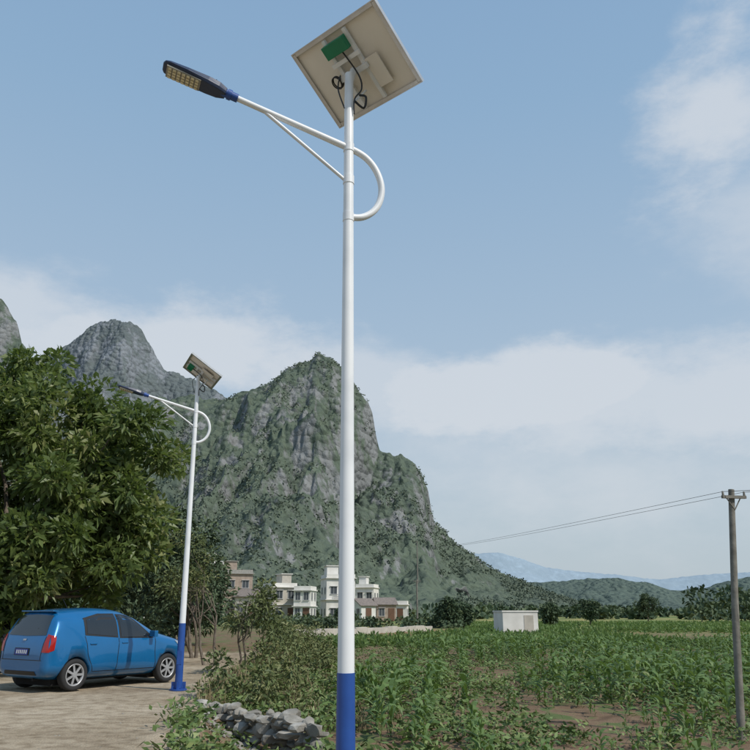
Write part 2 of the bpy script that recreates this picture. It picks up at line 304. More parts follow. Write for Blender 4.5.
def street_lamp(name,loc,tilt,prot,blue_h=1.28):
    E=empty(name,loc);E.rotation_euler=(0,tilt,0)
    p=MB();p.tube([(0,0,blue_h-.01),(0,0,3.5),(0,0,6.62)],[.064,.053,.041],0,24)
    p.tube([(0,0,5.42),(0,0,5.50)],.051,0,20);p.tube([(0,0,5.04),(0,0,5.12)],.051,0,20);p.tube([(0,0,5.76),(0,0,5.84)],.050,0,20)
    p.obj('pole',m_white,E)
    p=MB();p.tube([(0,0,0.02),(0,0,blue_h)],[.077,.067],0,24);p.box((0,-.071,.62),(.09,.012,.26));p.tube([(0,0,0),(0,0,.03)],.17,0,24)
    for a in range(4): p.tube([(.13*math.cos(a*1.571+.78),.13*math.sin(a*1.571+.78),0),(.13*math.cos(a*1.571+.78),.13*math.sin(a*1.571+.78),.09)],.012,0,8)
    for a in range(4): p.box((.11*math.cos(a*1.571),.11*math.sin(a*1.571),.09),(.07 if a%2==0 else .01,.01 if a%2==0 else .07,.14))
    p.obj('blue_base',m_blue,E)
    p=MB();p.box((0,0,-.16),(.5,.5,.3));p.obj('footing',m_conc,E,.02)
    ux,uy=-.935,-.356;sl_=.424/1.687
    A=lambda s,z:(ux*s,uy*s,z)
    zc=5.80
    p=MB()
    loop=[(1.13,zc+1.13*sl_),(.8,zc+.8*sl_),(.4,zc+.4*sl_),(.1,zc+.1*sl_)]
    cs=[(0,zc),(-.1,zc-.03),(-.18,zc-.075),(-.25,zc-.15),(-.30,zc-.25),(-.322,zc-.36),(-.31,zc-.47),(-.27,zc-.57),(-.20,zc-.65),(-.11,zc-.70),(0,zc-.715)]
    fine=[]
    pts=loop+cs
    for k in range(3,len(pts)-1):
        p0,p1,p2,p3=[np.array(pts[max(0,min(len(pts)-1,k+o))]) for o in (-1,0,1,2)]
        for t in np.linspace(0,1,5)[:-1]:
            fine.append(tuple(.5*((2*p1)+(-p0+p2)*t+(2*p0-5*p1+4*p2-p3)*t*t+(-p0+3*p1-3*p2+p3)*t**3)))
    p.tube([A(*q) for q in loop[:3]+fine+[pts[-1]]],[.026,.027,.029]+[.031]*(len(fine)+1),0,16)
    p.tube([A(.80,zc+.8*sl_-.01),A(.04,zc-.34)],.0165,0,12)
    p.obj('arm',m_white,E)
    ax=Vector((ux,uy,sl_)).normalized();ay_=Vector((0,0,1)).cross(ax).normalized();az=ax.cross(ay_)
    M=Matrix.Translation(Vector(A(1.10,zc+1.10*sl_)))@Matrix((ax,ay_,az)).transposed().to_4x4()
    p=MB();p.tube([(-.06,0,0),(.10,0,0)],.038,0,16,M=M);p.tube([(.0,0,0),(.035,0,0)],.047,0,16,M=M);p.obj('arm_joint',m_blue,E)
    p=MB()
    st=[(.05,.045,.035,-.035),(.12,.075,.05,-.04),(.22,.088,.05,-.038),(.40,.098,.036,-.03),(.56,.095,.024,-.022),(.60,.08,.018,-.016),(.615,.05,.010,-.01)]
    V=[];F=[]
    for (x,hw,zt,zb) in st:
        V+=[(x,-hw*.85,zb),(x,hw*.85,zb),(x,hw,zb*.3),(x,hw*.8,zt*.85),(x,hw*.35,zt),(x,-hw*.35,zt),(x,-hw*.8,zt*.85),(x,-hw,zb*.3)]
    for i_ in range(len(st)-1):
        for j_ in range(8): F.append((i_*8+j_,i_*8+(j_+1)%8,(i_+1)*8+(j_+1)%8,(i_+1)*8+j_))
    F+=[tuple(range(8)),tuple(range(len(V)-8,len(V)))]
    p.add(V,F,0,False,M)
    for k in range(6): p.box((.16+.035*k,0,.048-.003*k),(.008,.11,.022),0,M)
    p.obj('lamp_housing',m_dkblue,E,.004)
    p=MB();p.box((.425,0,-.034),(.30,.15,.014),0,M)
    for ix in range(7):
        for iy in range(4): p.box((.305+.04*ix,-.054+.036*iy,-.045),(.027,.025,.012),1,M,taper=.8)
    p.obj('led_module',[m_ledbed,m_led],E)
    cr,sr=math.cos(prot),math.sin(prot)
    rot=lambda v:Vector((v[0]*cr-v[1]*sr,v[0]*sr+v[1]*cr,v[2]))
    a_=rot((.753,-.658,0));b_=rot((.546,.625,-.558)).normalized();n_=a_.cross(b_).normalized()
    c=Vector((.05,.05,6.72))+n_*.05
    M=Matrix.Translation(c)@Matrix((a_,b_,n_)).transposed().to_4x4()
    hw,hh=.54,.418
    p=MB();p.box((0,0,0),(hw*2-.01,hh*2-.01,.006),0,M);p.obj('panel_backsheet',m_back,E)
    p=MB();p.box((0,0,.0065),(hw*2-.06,hh*2-.06,.004),0,M);p.obj('panel_cells',m_cell,E)
    p=MB()
    for s_ in (-1,1):
        p.box((s_*hw,0,-.008),(.012,hh*2+.012,.04),0,M);p.box((0,s_*hh,-.008),(hw*2-.012,.012,.04),0,M)
        p.box((s_*(hw-.022),0,-.026),(.03,hh*2-.02,.003),0,M);p.box((0,s_*(hh-.022),-.0265),(hw*2-.08,.03,.003),0,M)
    p.obj('panel_frame',m_alu,E)
    p=MB()
    for s_ in (-1,1): p.box((s_*.13,0,-.045),(.035,hh*2-.1,.035),0,M)
    p.box((0,.02,-.08),(.34,.05,.035),0,M);p.box((0,-.12,-.08),(.34,.04,.035),0,M)
    p.tube([(0,0,6.5),c-n_*.07],.035,0,12)
    p.tube([(0,0,6.25),c-n_*.08+b_*.22],.012,0,8)
    p.obj('panel_bracket',m_white,E)
    p=MB();p.box((-.02,-.26,-.085),(.27,.13,.085),0,M);p.obj('controller_box',m_green,E,.006)
    p=MB();p.box((.20,.12,-.05),(.2,.3,.012),0,M);p.obj('junction_cover',m_back,E)
    p=MB()
    cc=M@Vector((-.22,.02,-.06))
    coil=[cc+a_*.05*math.cos(t)+b_*.06*math.sin(t)-n_*.004*t for t in np.linspace(0,14,50)];p.tube(coil,.007,0,6)
    def smooth_path(P,n=6):
        P=[np.array(q) for q in P];out=[]
        for k in range(len(P)-1):
            p0,p1,p2,p3=[P[max(0,min(len(P)-1,k+o))] for o in (-1,0,1,2)]
            for t in np.linspace(0,1,n+1)[:-1]: out.append(tuple(.5*((2*p1)+(-p0+p2)*t+(2*p0-5*p1+4*p2-p3)*t*t+(-p0+3*p1-3*p2+p3)*t**3)))
        return out+[tuple(P[-1])]
    wp=[M@Vector((.02,-.2,-.1)),Vector((.09,-.02,6.6)),Vector((.12,-.04,6.42)),Vector((.055,-.05,6.3)),Vector((.05,-.03,6.15))];p.tube(smooth_path(wp),.008,0,6)
    wp=[M@Vector((-.2,.02,-.06)),Vector((-.08,-.1,6.52)),Vector((-.1,-.06,6.4)),Vector((-.04,-.05,6.2))];p.tube(smooth_path(wp),.007,0,6)
    wp=[Vector((.1,.05,6.42)),Vector((.16,0,6.36)),Vector((.14,.03,6.26)),Vector((.05,0,6.32))];p.tube(smooth_path(wp),.011,0,6)
    p.obj('cables',m_black,E)
    return E
street_lamp('street_lamp',(-.208,5.98,-.21),-.006,0)
street_lamp('street_lamp.001',(-3.96,16.3,0.0),-.010,R(-25))
# ---------------------------------------------------------------- car
m_tyre=noise_mat('tyre_rubber',s2((.02,.02,.021)),30,rough=.85,bump=.2)
m_rim=noise_mat('alloy_rim',s2((.45,.45,.46)),10,rough=.4,metal=.5)
m_glass=noise_mat('tinted_glass',s2((.012,.015,.018)),3,rough=.05,spec=.8,coat=.4)
m_red=noise_mat('tail_lens',s2((.36,.012,.01)),12,rough=.15,coat=.5)
m_clear=noise_mat('clear_lens',s2((.35,.36,.37)),12,rough=.12,coat=.5)
m_plate=noise_mat('number_plate',s2((.02,.05,.30)),14,rough=.5)
m_plt=noise_mat('plate_characters',s2((.75,.75,.75)),14,rough=.5)
m_well=noise_mat('wheel_well',s2((.008,.008,.008)),10,rough=1)
def carpaint(name,c):
    return noise_mat(name,[(.3,tuple(x*.92 for x in c)),(.7,c)],2.5,rough=.3,coat=.8,metal=.25,spec=.4)
def car(name,loc,heading,paint,scale=1.06):
    E=empty(name,loc,heading);E.scale=(scale,)*3
    xs=[-1.775,-1.765,-1.74,-1.71,-1.68,-1.65,-1.62,-1.58,-1.54,-1.50,-1.46,-1.42,-1.36,-1.28,-1.15,-1.0,-.8,-.6,-.4,-.2,-.05,.1,.2,.3,.4,.5,.6,.7,.8,.9,1.0,1.1,1.2,1.32,1.45,1.55,1.64,1.71,1.755,1.78,1.795]
    X=[-1.775,-1.76,-1.735,-1.71,-1.67,-1.60,-1.53,-1.48,-1.42,-1.2,-.95,-.6,-.25,.05,.22,.42,.82,.98,1.2,1.45,1.62,1.73,1.78,1.795]
    ZT=[.66,.82,.92,.98,1.10,1.26,1.40,1.435,1.45,1.475,1.49,1.50,1.49,1.45,1.39,1.29,1.06,1.01,.955,.89,.82,.73,.66,.56]
    ZB=[.38,.30,.27,.25,.235,.22,.21,.20,.19,.18,.17,.17,.17,.17,.17,.17,.17,.18,.18,.2,.22,.26,.30,.36]
    WW=[.60,.69,.73,.75,.765,.775,.782,.785,.79,.795,.80,.80,.80,.80,.80,.798,.79,.785,.775,.75,.70,.62,.54,.44]
    n=56;V=[];F=[]
    for x in xs:
        zt=np.interp(x,X,ZT);zb=np.interp(x,X,ZB);ww=np.interp(x,X,WW)
        mid=(zt+zb)/2;hf=(zt-zb)/2
        for k in range(n):
            th=2*math.pi*k/n;cs,sn=math.cos(th),math.sin(th)
            ex=.36;z=mid+hf*math.copysign(abs(sn)**ex,sn);y=ww*math.copysign(abs(cs)**ex,cs)
            belt=.90+.05*(-x)/1.5
            t=max(0,(z-belt)/.57);y*=1-.27*min(t,1.1)**.95
            if z<.42: y*=1-.07*((.42-z)/.25)
            for wxx in (-1.13,1.16):
                rr_=math.hypot(x-wxx,z-.285);y*=1+.024*math.exp(-((rr_-.36)/.07)**2)
            y*=1+.014*math.exp(-((z-(.80+.04*(-x)))/.045)**2)-.014*math.exp(-((z-.58)/.09)**2)
            if z>1.3 : z-=.03*(abs(y)/.6)**2
            V.append((x,y,z))
    m=len(xs)
    for i_ in range(m-1):
        for k in range(n): F.append((i_*n+k,(i_+1)*n+k,(i_+1)*n+(k+1)%n,i_*n+(k+1)%n))
    F.append(tuple(range(n)));F.append(tuple(range((m-1)*n,m*n))[::-1])
    me=bpy.data.meshes.new('body');me.from_pydata(V,[],F);me.materials.append(paint)
    bm=bmesh.new();bm.from_mesh(me);bmesh.ops.recalc_face_normals(bm,faces=bm.faces);bvh=BVHTree.FromBMesh(bm);bm.to_mesh(me);bm.free()
    body=bpy.data.objects.new('body',me);link(body,E)
    for p_ in me.polygons: p_.use_smooth=len(p_.vertices)==4
    wx=(-1.13,1.16);WR=.285
    cut=MB()
    for x in wx: cut.tube([(x,-1.2,WR),(x,-.55,WR)],.325,0,40);cut.tube([(x,1.2,WR),(x,.55,WR)],.325,0,40)
    co=cut.obj('cutter',m_well)
    mod=body.modifiers.new('bool','BOOLEAN');mod.operation='DIFFERENCE';mod.solver='EXACT';mod.object=co
    bpy.context.view_layer.update()
    co.matrix_world=E.matrix_world.copy();bpy.context.view_layer.update()
    dg=bpy.context.evaluated_depsgraph_get();nm=bpy.data.meshes.new_from_object(body.evaluated_get(dg));body.modifiers.clear();body.data=nm
    if len(nm.materials)==0: nm.materials.append(paint)
    bpy.data.objects.remove(co)
    def patch(bot,top,mode,side,mi,off=.004,nu=14,nv=8,mb=None):
        bot=np.array(bot,float);top=np.array(top,float);ub=np.linspace(0,1,len(bot));ut=np.linspace(0,1,len(top))
        VV=[];last=None
        for iv in range(nv+1):
            v=iv/nv
            for iu in range(nu+1):
                u=iu/nu
                b0=[np.interp(u,ub,bot[:,0]),np.interp(u,ub,bot[:,1])];t0=[np.interp(u,ut,top[:,0]),np.interp(u,ut,top[:,1])]
                p0=b0[0]*(1-v)+t0[0]*v;p1=b0[1]*(1-v)+t0[1]*v
                if mode=='side': o=Vector((p0,3*side,p1));d=Vector((0,-side,0))
                else: o=Vector((-4*side,p0,p1));d=Vector((side,0,0))
                h=bvh.ray_cast(o,d)
                if h[0] is None: VV.append(last or (p0,0,p1));continue
                nn=h[1] if h[1].dot(d)<0 else -h[1];last=tuple(h[0]+nn*off);VV.append(last)
        FF=[(iv*(nu+1)+iu,iv*(nu+1)+iu+1,(iv+1)*(nu+1)+iu+1,(iv+1)*(nu+1)+iu) for iv in range(nv) for iu in range(nu)]
        mb.add(VV,FF,mi,True)
    gl=MB();tr=MB();bl_=MB();rd=MB();pn=MB()
    for s_ in (-1,1):
        patch([(-.16,.915),(.73,.90)],[(-.17,1.375),(0.0,1.37),(.24,1.31)],'side',s_,0,.004,14,8,mb=bl_)
        patch([(-.98,.985),(-.20,.925)],[(-.98,1.30),(-.60,1.385),(-.20,1.385)],'side',s_,0,.004,14,8,mb=bl_)
        patch([(-.12,.935),(.62,.93)],[(-.13,1.35),(.0,1.345),(.22,1.285)],'side',s_,0,.008,14,8,mb=gl)
        patch([(-.93,1.01),(-.23,.95)],[(-.92,1.27),(-.55,1.355),(-.23,1.36)],'side',s_,0,.008,14,8,mb=gl)
        for xa,xb in ((-.18,-.188),(.80,.76)):
            patch([(xa-.006,.30),(xa+.006,.30)],[(xb-.006,.92),(xb+.006,.92)],'side',s_,0,.0035,1,16,mb=bl_)
        patch([(-.74,.32),(-.728,.32)],[(-.90,.62),(-.888,.62)],'side',s_,0,.0035,1,8,mb=bl_)
        patch([(-.90,.62),(-.888,.62)],[(-.99,.97),(-.978,.97)],'side',s_,0,.0035,1,8,mb=bl_)
        patch([(-.72,.315),(.80,.305)],[(-.72,.327),(.80,.317)],'side',s_,0,.0035,30,1,mb=bl_)
        patch([(s_*.60,.70),(s_*.745,.70)],[(s_*.63,1.02),(s_*.70,1.0)],'x',1,0,.008,6,12,mb=rd)
        patch([(-1.73,.70),(-1.63,.74)],[(-1.68,1.0),(-1.61,.98)],'side',s_,0,.008,6,12,mb=rd)
        patch([(1.46,.70),(1.72,.62)],[(1.36,.83),(1.62,.77)],'side',s_,0,.008,8,6,mb=tr)
        patch([(s_*.36,.62),(s_*.62,.62)],[(s_*.40,.74),(s_*.60,.80)],'x',-1,0,.008,6,6,mb=tr)
    patch([(-.58,1.0),(0,.985),(.58,1.0)],[(-.50,1.35),(0,1.37),(.50,1.35)],'x',1,0,.006,16,10,mb=gl)
    patch([(-.60,1.03),(.60,1.03)],[(-.48,1.37),(.48,1.37)],'x',-1,0,.006,16,10,mb=gl)
    patch([(-.62,.555),(.62,.555)],[(-.62,.567),(.62,.567)],'x',1,0,.004,20,1,mb=bl_)
    for s_ in (-1,1): patch([(s_*.575,.56),(s_*.587,.56)],[(s_*.595,.98),(s_*.607,.98)],'x',1,0,.004,1,10,mb=bl_)
    patch([(-.5,.30),(.5,.30)],[(-.46,.37),(.46,.37)],'x',1,0,.006,16,4,mb=bl_)
    patch([(-.4,.36),(.4,.36)],[(-.36,.5),(.36,.5)],'x',-1,0,.006,16,4,mb=bl_)
    patch([(-.05,.90),(.05,.90)],[(-.05,.93),(.05,.93)],'x',1,0,.01,4,2,mb=tr)
    patch([(-.23,.64),(.23,.64)],[(-.23,.77),(.23,.77)],'x',1,0,.006,6,4,mb=bl_)
    patch([(-.20,.65),(.20,.65)],[(-.20,.755),(.20,.755)],'x',1,0,.014,6,4,mb=pn)
    for k in range(6):
        y0=-.17+.058*k;patch([(y0,.67),(y0+.035,.67)],[(y0,.735),(y0+.035,.735)],'x',1,1,.017,1,1,mb=pn)
    gl.obj('windows',m_glass,E);bl_.obj('seams_and_trim',m_black,E);rd.obj('tail_lights',m_red,E);tr.obj('headlights_and_badge',m_clear,E);pn.obj('number_plate',[m_plate,m_plt],E)
    h=MB()
    for s_ in (-1,1):
        for hx in (-.80,-.04):
            hit=bvh.ray_cast(Vector((hx,3*s_,.83)),Vector((0,-s_,0)))[0];y=hit.y
            h.box((hx,y+s_*.010,.83),(.15,.022,.026))
        h.box((.64,s_*.86,.985),(.09,.17,.12));h.box((.66,s_*.77,.95),(.05,.1,.03))
    h.box((-1.50,0,1.432),(.12,1.02,.024))
    h.obj('handles_mirrors_spoiler',paint,E,.01)
    h=MB();h.tube([(-1.66,.02,1.04),(-1.66,-.28,1.12)],.010,0,6);h.tube([(-.9,0,1.49),(-1.02,0,1.66)],.006,0,6)
    h.obj('wiper_and_aerial',m_black,E)
    h=MB()
    h.tube([(-1.72,-.35,.22),(-1.55,-.35,.24)],.028,0,10);h.box((0,0,.24),(2.9,1.1,.16));h.box((0,0,.35),(2.0,1.2,.2));
    for x in wx: h.box((x,0,.35),(.66,1.06,.5))
    h.obj('underbody',m_well,E)
    wn=1
    for x in wx:
        for s_ in (-1,1):
            h=MB();yc=s_*.705
            prof=[(-.085,.19),(-.085,.255),(-.07,.28),(-.04,.287),(.04,.287),(.07,.28),(.085,.255),(.085,.205),(.07,.195)]
            nn=40;VV=[];FF=[]
            for (yy,rr) in prof:
                for k in range(nn): VV.append((x+rr*math.cos(2*math.pi*k/nn),yc+yy*s_,WR+rr*math.sin(2*math.pi*k/nn)))
            for i_ in range(len(prof)-1):
                for k in range(nn): FF.append((i_*nn+k,i_*nn+(k+1)%nn,(i_+1)*nn+(k+1)%nn,(i_+1)*nn+k))
            h.add(VV,FF,0,True)
            h.tube([(x,yc+s_*.02,WR),(x,yc+s_*.03,WR)],.19,2,32)
            VV=[];FF=[]
            for (yy,rr) in [(.03,.172),(.078,.179),(.082,.198),(.07,.205)]:
                for k in range(nn): VV.append((x+rr*math.cos(2*math.pi*k/nn),yc+yy*s_,WR+rr*math.sin(2*math.pi*k/nn)))
            for i_ in range(3):
                for k in range(nn): FF.append((i_*nn+k,i_*nn+(k+1)%nn,(i_+1)*nn+(k+1)%nn,(i_+1)*nn+k))
            h.add(VV,FF,1,True)
            h.tube([(x,yc+s_*.03,WR),(x,yc+s_*.078,WR)],.05,1,16)
            for k in range(7):
                a0=2*math.pi*k/7;Mx=Matrix.Translation((x,yc+s_*.066,WR))@Matrix.Rotation(a0,4,'Y')
                h.box((.11,0,0),(.15,.018,.040),1,Mx)
            h.obj('wheel_%d'%wn,[m_tyre,m_rim,m_well],E);wn+=1
    return E
p_blue=carpaint('blue_car_paint',(.006,.135,.345));p_dark=carpaint('dark_car_paint',(.012,.012,.014))
hd=math.atan2(2.0,1.28)
fx,fy=math.cos(hd),math.sin(hd);sc_=1.06
cx=-6.0+1.13*sc_*fx-.78*sc_*fy;cy=16.1+1.13*sc_*fy+.78*sc_*fx
car('hatchback_car',(cx,cy,.0),hd,p_blue,sc_)
car('hatchback_car.001',(-10.6,20.3,.02),math.atan2(1.0,.8),p_dark,1.2)
# ---------------------------------------------------------------- trees
m_bark=noise_mat('bark',[(.3,(.07,.055,.04)),(.7,(.17,.14,.11))],9,rough=.95,bump=.6,bscale=25)
m_leafA=leafmat('broad_leaves',[(0,(.05,.08,.026)),(.4,(.085,.125,.036)),(.72,(.14,.18,.055)),(1,(.26,.26,.11))],.45,.28,(.20,.28,.05))
m_leafB=leafmat('shrub_leaves',[(0,(.055,.078,.026)),(.5,(.11,.14,.048)),(1,(.20,.20,.085))],.6,0)
m_leafC=leafmat('dark_leaves',[(0,(.038,.062,.032)),(.6,(.064,.10,.05)),(1,(.12,.15,.07))],.7,0)
m_dry=leafmat('dry_grass_blades',[(0,(.16,.125,.065)),(.5,(.26,.21,.115)),(1,(.38,.32,.20))],.8,0)
m_corn=leafmat('corn_leaves',[(0,(.065,.11,.032)),(.5,(.11,.18,.052)),(.85,(.16,.24,.075)),(1,(.32,.31,.14))],.55,.25,(.17,.27,.05))
m_weed=leafmat('weed_leaves',[(0,(.07,.11,.032)),(.5,(.115,.175,.05)),(1,(.21,.25,.095))],.6,0)
def tree(name,base,crown_c,crown_r,nclump,nleaf,L_,W_,mat,trunks=1,tr=.16,clr=(.5,.9),seed=1,thick=.5,limbs=10):
    rg=np.random.default_rng(seed);E=empty(name,base);c=np.array(crown_c)-np.array(base);rr=np.array(crown_r)
    C=[]
    while len(C)<nclump:
        d=unit(rg.normal(size=3));q=d*rr*(thick+(1-thick)*rg.random()**.7)
        q*= .78+.40*fbm(d[0]*2.3+seed,d[2]*2.3+d[1]*1.7,2)*1.15
        C.append(c+q)
    C=np.array(C);C=C[C[:,2]>.5]
    V,F,r=clumps(C,clr[0]+(clr[1]-clr[0])*rg.random(len(C)),nleaf,L_,W_,shell=.3,rg=rg,up=.25,droop=.25)
    mesh_np('foliage',V,F,mat,E,rnd=r)
    p=MB()
    for t in range(trunks):
        o=np.array([rg.normal()*.25*(trunks>1),rg.normal()*.2*(trunks>1),-.1]);fork=o+np.array([rg.normal()*.2,rg.normal()*.2,max(.9,c[2]*.42)])
        if trunks>1: fork[:2]+=c[:2]*.3
        p.tube([o,o*.5+fork*.5+np.array([rg.normal()*.08,0,0]),fork],[tr*1.25,tr,tr*.85],0,10)
        for k in range(limbs):
            q=C[rg.integers(len(C))];md=fork*.5+q*.5+rg.normal(size=3)*.25+np.array([0,0,.2])
            p.tube([fork-np.array([0,0,.05]),fork*.7+md*.3+rg.normal(size=3)*.06,md,q],[tr*.6,tr*.45,tr*.28,tr*.07],0,7,False)
            for z in range(2):
                q2=C[np.argsort(np.linalg.norm(C-md,axis=1))[rg.integers(1,8)]]
                p.tube([md,md*.5+q2*.5+rg.normal(size=3)*.1,q2],[tr*.2,tr*.13,tr*.04],0,5,False)
    p.obj('trunk_and_limbs',m_bark,E)
    return E
tree('broadleaf_tree',(-10.2,21.8,0),(-10.8,21.8,4.55),(4.9,3.4,4.2),280,180,.29,.115,m_leafA,1,.2,(.42,.82),3,.5,16)
tree('young_tree',(-6.2,27.5,0),(-6.9,28.,3.1),(1.8,1.6,2.0),50,120,.2,.08,m_leafC,3,.055,(.35,.6),5,.2,5)
tree('young_tree.001',(-5.3,24,0),(-5.8,24.5,2.9),(1.1,1.0,1.4),16,90,.15,.05,m_leafB,2,.04,(.3,.5),8,.2,4)
tree('young_tree.002',(-3.3,20.5,0),(-3.1,20.6,1.5),(.75,.6,.9),14,90,.16,.05,m_leafB,2,.028,(.22,.38),12,.2,4)
tree('broadleaf_tree.001',(-13,33,0),(-13,33,3.6),(4.5,3,3.3),90,130,.32,.14,m_leafC,1,.15,(.6,1.),9,.4,8)
tree('broadleaf_tree.002',(-9.6,38,0),(-9.6,38,2.4),(2.8,2,1.9),60,120,.3,.12,m_leafC,1,.12,(.6,.9),10,.4,8)
for k,(x,y,h) in enumerate([(7.4,78,3.0),(9.6,86,2.2),(-3.5,88,2.0),(30,110,3.4),(52,150,5.0),(-26,78,6),(-20,62,5),(21,95,2.4)]):
    tree('field_tree'+('' if k==0 else '.%03d'%k),(x,y,-.3),(x,y,h*.58),(h*.42,h*.42,h*.42),30,90,.36,.2,m_leafC,1,.1,(.3,.7),20+k,.2,5)
def bushes(name,P,rad,n,L_,W_,mat,seed,flat=.8):
    rg=np.random.default_rng(seed);V,F,r=clumps(P,rad,n,L_,W_,shell=.4,flat=flat,rg=rg);return mesh_np(name,V,F,mat,rnd=r)
rg=np.random.default_rng(21)
P=[]
for k in range(95):
    y=rg.uniform(14.5,44);x=edge(y)+rg.uniform(.2,2.4);P.append((x,y,H(x,y)+rg.uniform(.05,.5+.02*y)))
bushes('bank_shrubs',P,rg.uniform(.18,.5,len(P)),140,.14,.05,m_leafB,22,1.1)
P=[(x,rg.uniform(25,31),rg.uniform(.3,1.3)) for x in np.linspace(-22,-7.5,40)]
bushes('hedge',P,rg.uniform(.7,1.1,len(P)),200,.26,.12,m_leafC,23)
P=[]
for k in range(460):
    a=rg.uniform(-.34,.75);y=rg.uniform(200,360);P.append((a*y,y,rg.uniform(-.2,1.6)*(y/250)))
bushes('distant_trees',P,rg.uniform(1.0,3.4,len(P)),50,1.7,1.3,m_leafC,24,.75)
P=[]
for k in range(90):
    y=rg.uniform(72,104);x=rg.uniform(-26,11)*y/100;P.append((x,y,rg.uniform(.0,.7)))
bushes('village_shrubs',P,rg.uniform(.4,1.0,len(P)),80,.4,.26,m_leafC,25)
P=[]
for k in range(40):
    y=rg.uniform(120,180);x=rg.uniform(.40,.62)*y;P.append((x,y,rg.uniform(.5,4)))
bushes('grove',P,rg.uniform(1.5,3,len(P)),110,1.0,.6,m_leafC,26)
# ---------------------------------------------------------------- crops
def corn_template(seed,h=1.0):
    rg=np.random.default_rng(seed);V=[];F=[]
    nl=9;ph=rg.uniform(0,6.28)
    def strip(pts,ws,wd):
        o=len(V)
        for p,w in zip(pts,ws): V.append(p+wd*w/2);V.append(p-wd*w/2)
        for k in range(len(pts)-1): F.append((o+2*k,o+2*k+1,o+2*k+3,o+2*k+2))
    for d in (np.array([1.,0,0]),np.array([0,1.,0])): strip([np.array([0,0,0.]),np.array([0,0,h*.8])],[.028,.012],d)
    for k in range(nl):
        a=ph+k*math.pi+rg.normal()*.6;z0=h*(.08+.75*k/nl);d=np.array([math.cos(a),math.sin(a),0]);wd=np.array([-math.sin(a),math.cos(a),.25*rg.normal()])
        ln=h*rg.uniform(.5,.8)*(1-.3*k/nl);el=rg.uniform(.7,1.2)
        pts=[np.array([0,0,z0])];cur=el
        for s_ in range(4): pts.append(pts[-1]+(d*math.cos(cur)+np.array([0,0,math.sin(cur)]))*ln/4);cur-=rg.uniform(.35,.7)
        strip(pts,[.04,.085,.08,.052,.004],wd)
    V=np.array(V);F=np.array(F);return V,F,rg.random(len(F))
CT=[corn_template(s) for s in range(8)]
rg=np.random.default_rng(31);P=[]
dx,dy=.80,.38
for ix in range(-2,56):
    for iy in range(0,100):
        y=9.2+iy*dy+rg.normal()*.10;x=-2.0+ix*dx+rg.normal()*.09+.10*(y-9)
        if x<edge(y)+2.4 or x>y*.62+2: continue
        if math.hypot(x-5.95,y-12.9)<.8: continue
        dens=fbm(x*.30+4,y*.2,3)
        if rg.random()<.16 or dens<.40: continue
        P.append((x,y,0,dens))
P=np.array(P);P[:,2]=H(P[:,0],P[:,1])-.02
sc=(.46+1.1*(P[:,3]-.40)*2.2)*rg.uniform(.6,1.25,len(P));sc=np.clip(sc,.3,1.0)
V,F,r=scatter(CT,P[:,:3],rg.uniform(0,6.28,len(P)),sc,rg);mesh_np('corn_crop',V,F,m_corn,rnd=r)
n=11000;y=45+rg.random(n)**1.2*90;x=rg.uniform(-.1,.62,n)*y;x=np.round(x/.9)*.9+rg.normal(size=n)*.1
ok=(x>edge(y)+1.5)&(fbm(x*.08,y*.06+7,3)>.43);P=np.stack([x[ok],y[ok],H(x[ok],y[ok])+.15],1)
V,F,r=clumps(P,.32,8,.45,.14,shell=.1,flat=.8,up=.8,rg=rg);mesh_np('field_crop',V,F,m_corn,rnd=r)
def weed_template(seed,nl=22,h=.3,L_=.12,W_=.05):
    rg=np.random.default_rng(seed);P=rg.normal(size=(nl,3))*np.array([.12,.12,0]);P[:,2]=rg.uniform(.02,h,nl);D=rg.normal(size=(nl,3));D[:,2]=np.abs(D[:,2])*.6
    V,F=leaves(P,D,L_*rg.uniform(.6,1.3,nl),W_,rg);return V,F,rg.random(nl)
def grass_template(seed,nb=26,h=.4,sp=.08):
    rg=np.random.default_rng(seed);V=[];F=[]
    for k in range(nb):
        a=rg.uniform(0,6.28);b0=np.array([rg.normal()*sp,rg.normal()*sp,0]);d=np.array([math.cos(a),math.sin(a),0])*rg.uniform(.2,.9);hh=h*rg.uniform(.4,1.2);w=np.array([-math.sin(a),math.cos(a),0])*.005
        o=len(V);p1=b0+d*hh*.4+np.array([0,0,hh*.6]);p2=b0+d*hh+np.array([0,0,hh*rg.uniform(.6,1)])
        V+=[b0+w,b0-w,p1+w*.8,p1-w*.8,p2+w*.2,p2-w*.2];F+=[(o,o+1,o+3,o+2),(o+2,o+3,o+5,o+4)]
    return np.array(V),np.array(F),rg.random(len(F))
WT=[weed_template(s) for s in range(5)];GT=[grass_template(s) for s in range(5)]
WA=np.array([-2.95,13.9]);WB=np.array([-.75,11.3])
def wall_side(x,y):
    d=WB-WA;n_=np.array([d[1],-d[0]])/np.linalg.norm(d);t=((x-WA[0])*d[0]+(y-WA[1])*d[1])/(d@d)
    return t,((x-WA[0])*n_[0]+(y-WA[1])*n_[1])
def field_pts(n,fn,clear=True):
    P=np.array([fn() for _ in range(n)])
    if clear:
        t,s=wall_side(P[:,0],P[:,1]);P=P[~((t>-.05)&(t<1.05)&(np.abs(s)<.8))]
    return np.stack([P[:,0],P[:,1],H(P[:,0],P[:,1])-.01],1)
def f1():
    y=rg.uniform(8.5,42);return (rg.uniform(edge(y)+1.2,y*.6+1),y)
Pw=field_pts(3800,f1);k_=fbm(Pw[:,0]*.5,Pw[:,1]*.5+3,3)>.46;Pw=Pw[k_]
V,F,r=scatter(WT,Pw,rg.uniform(0,6.28,len(Pw)),rg.uniform(.45,1.1,len(Pw)),rg);mesh_np('field_weeds',V,F,m_weed,rnd=r)
def f2():
    y=8.4+rg.random()**1.2*16;return (edge(y)+rg.uniform(-.15,2.3)+ (.3 if y<11 else 0),y)
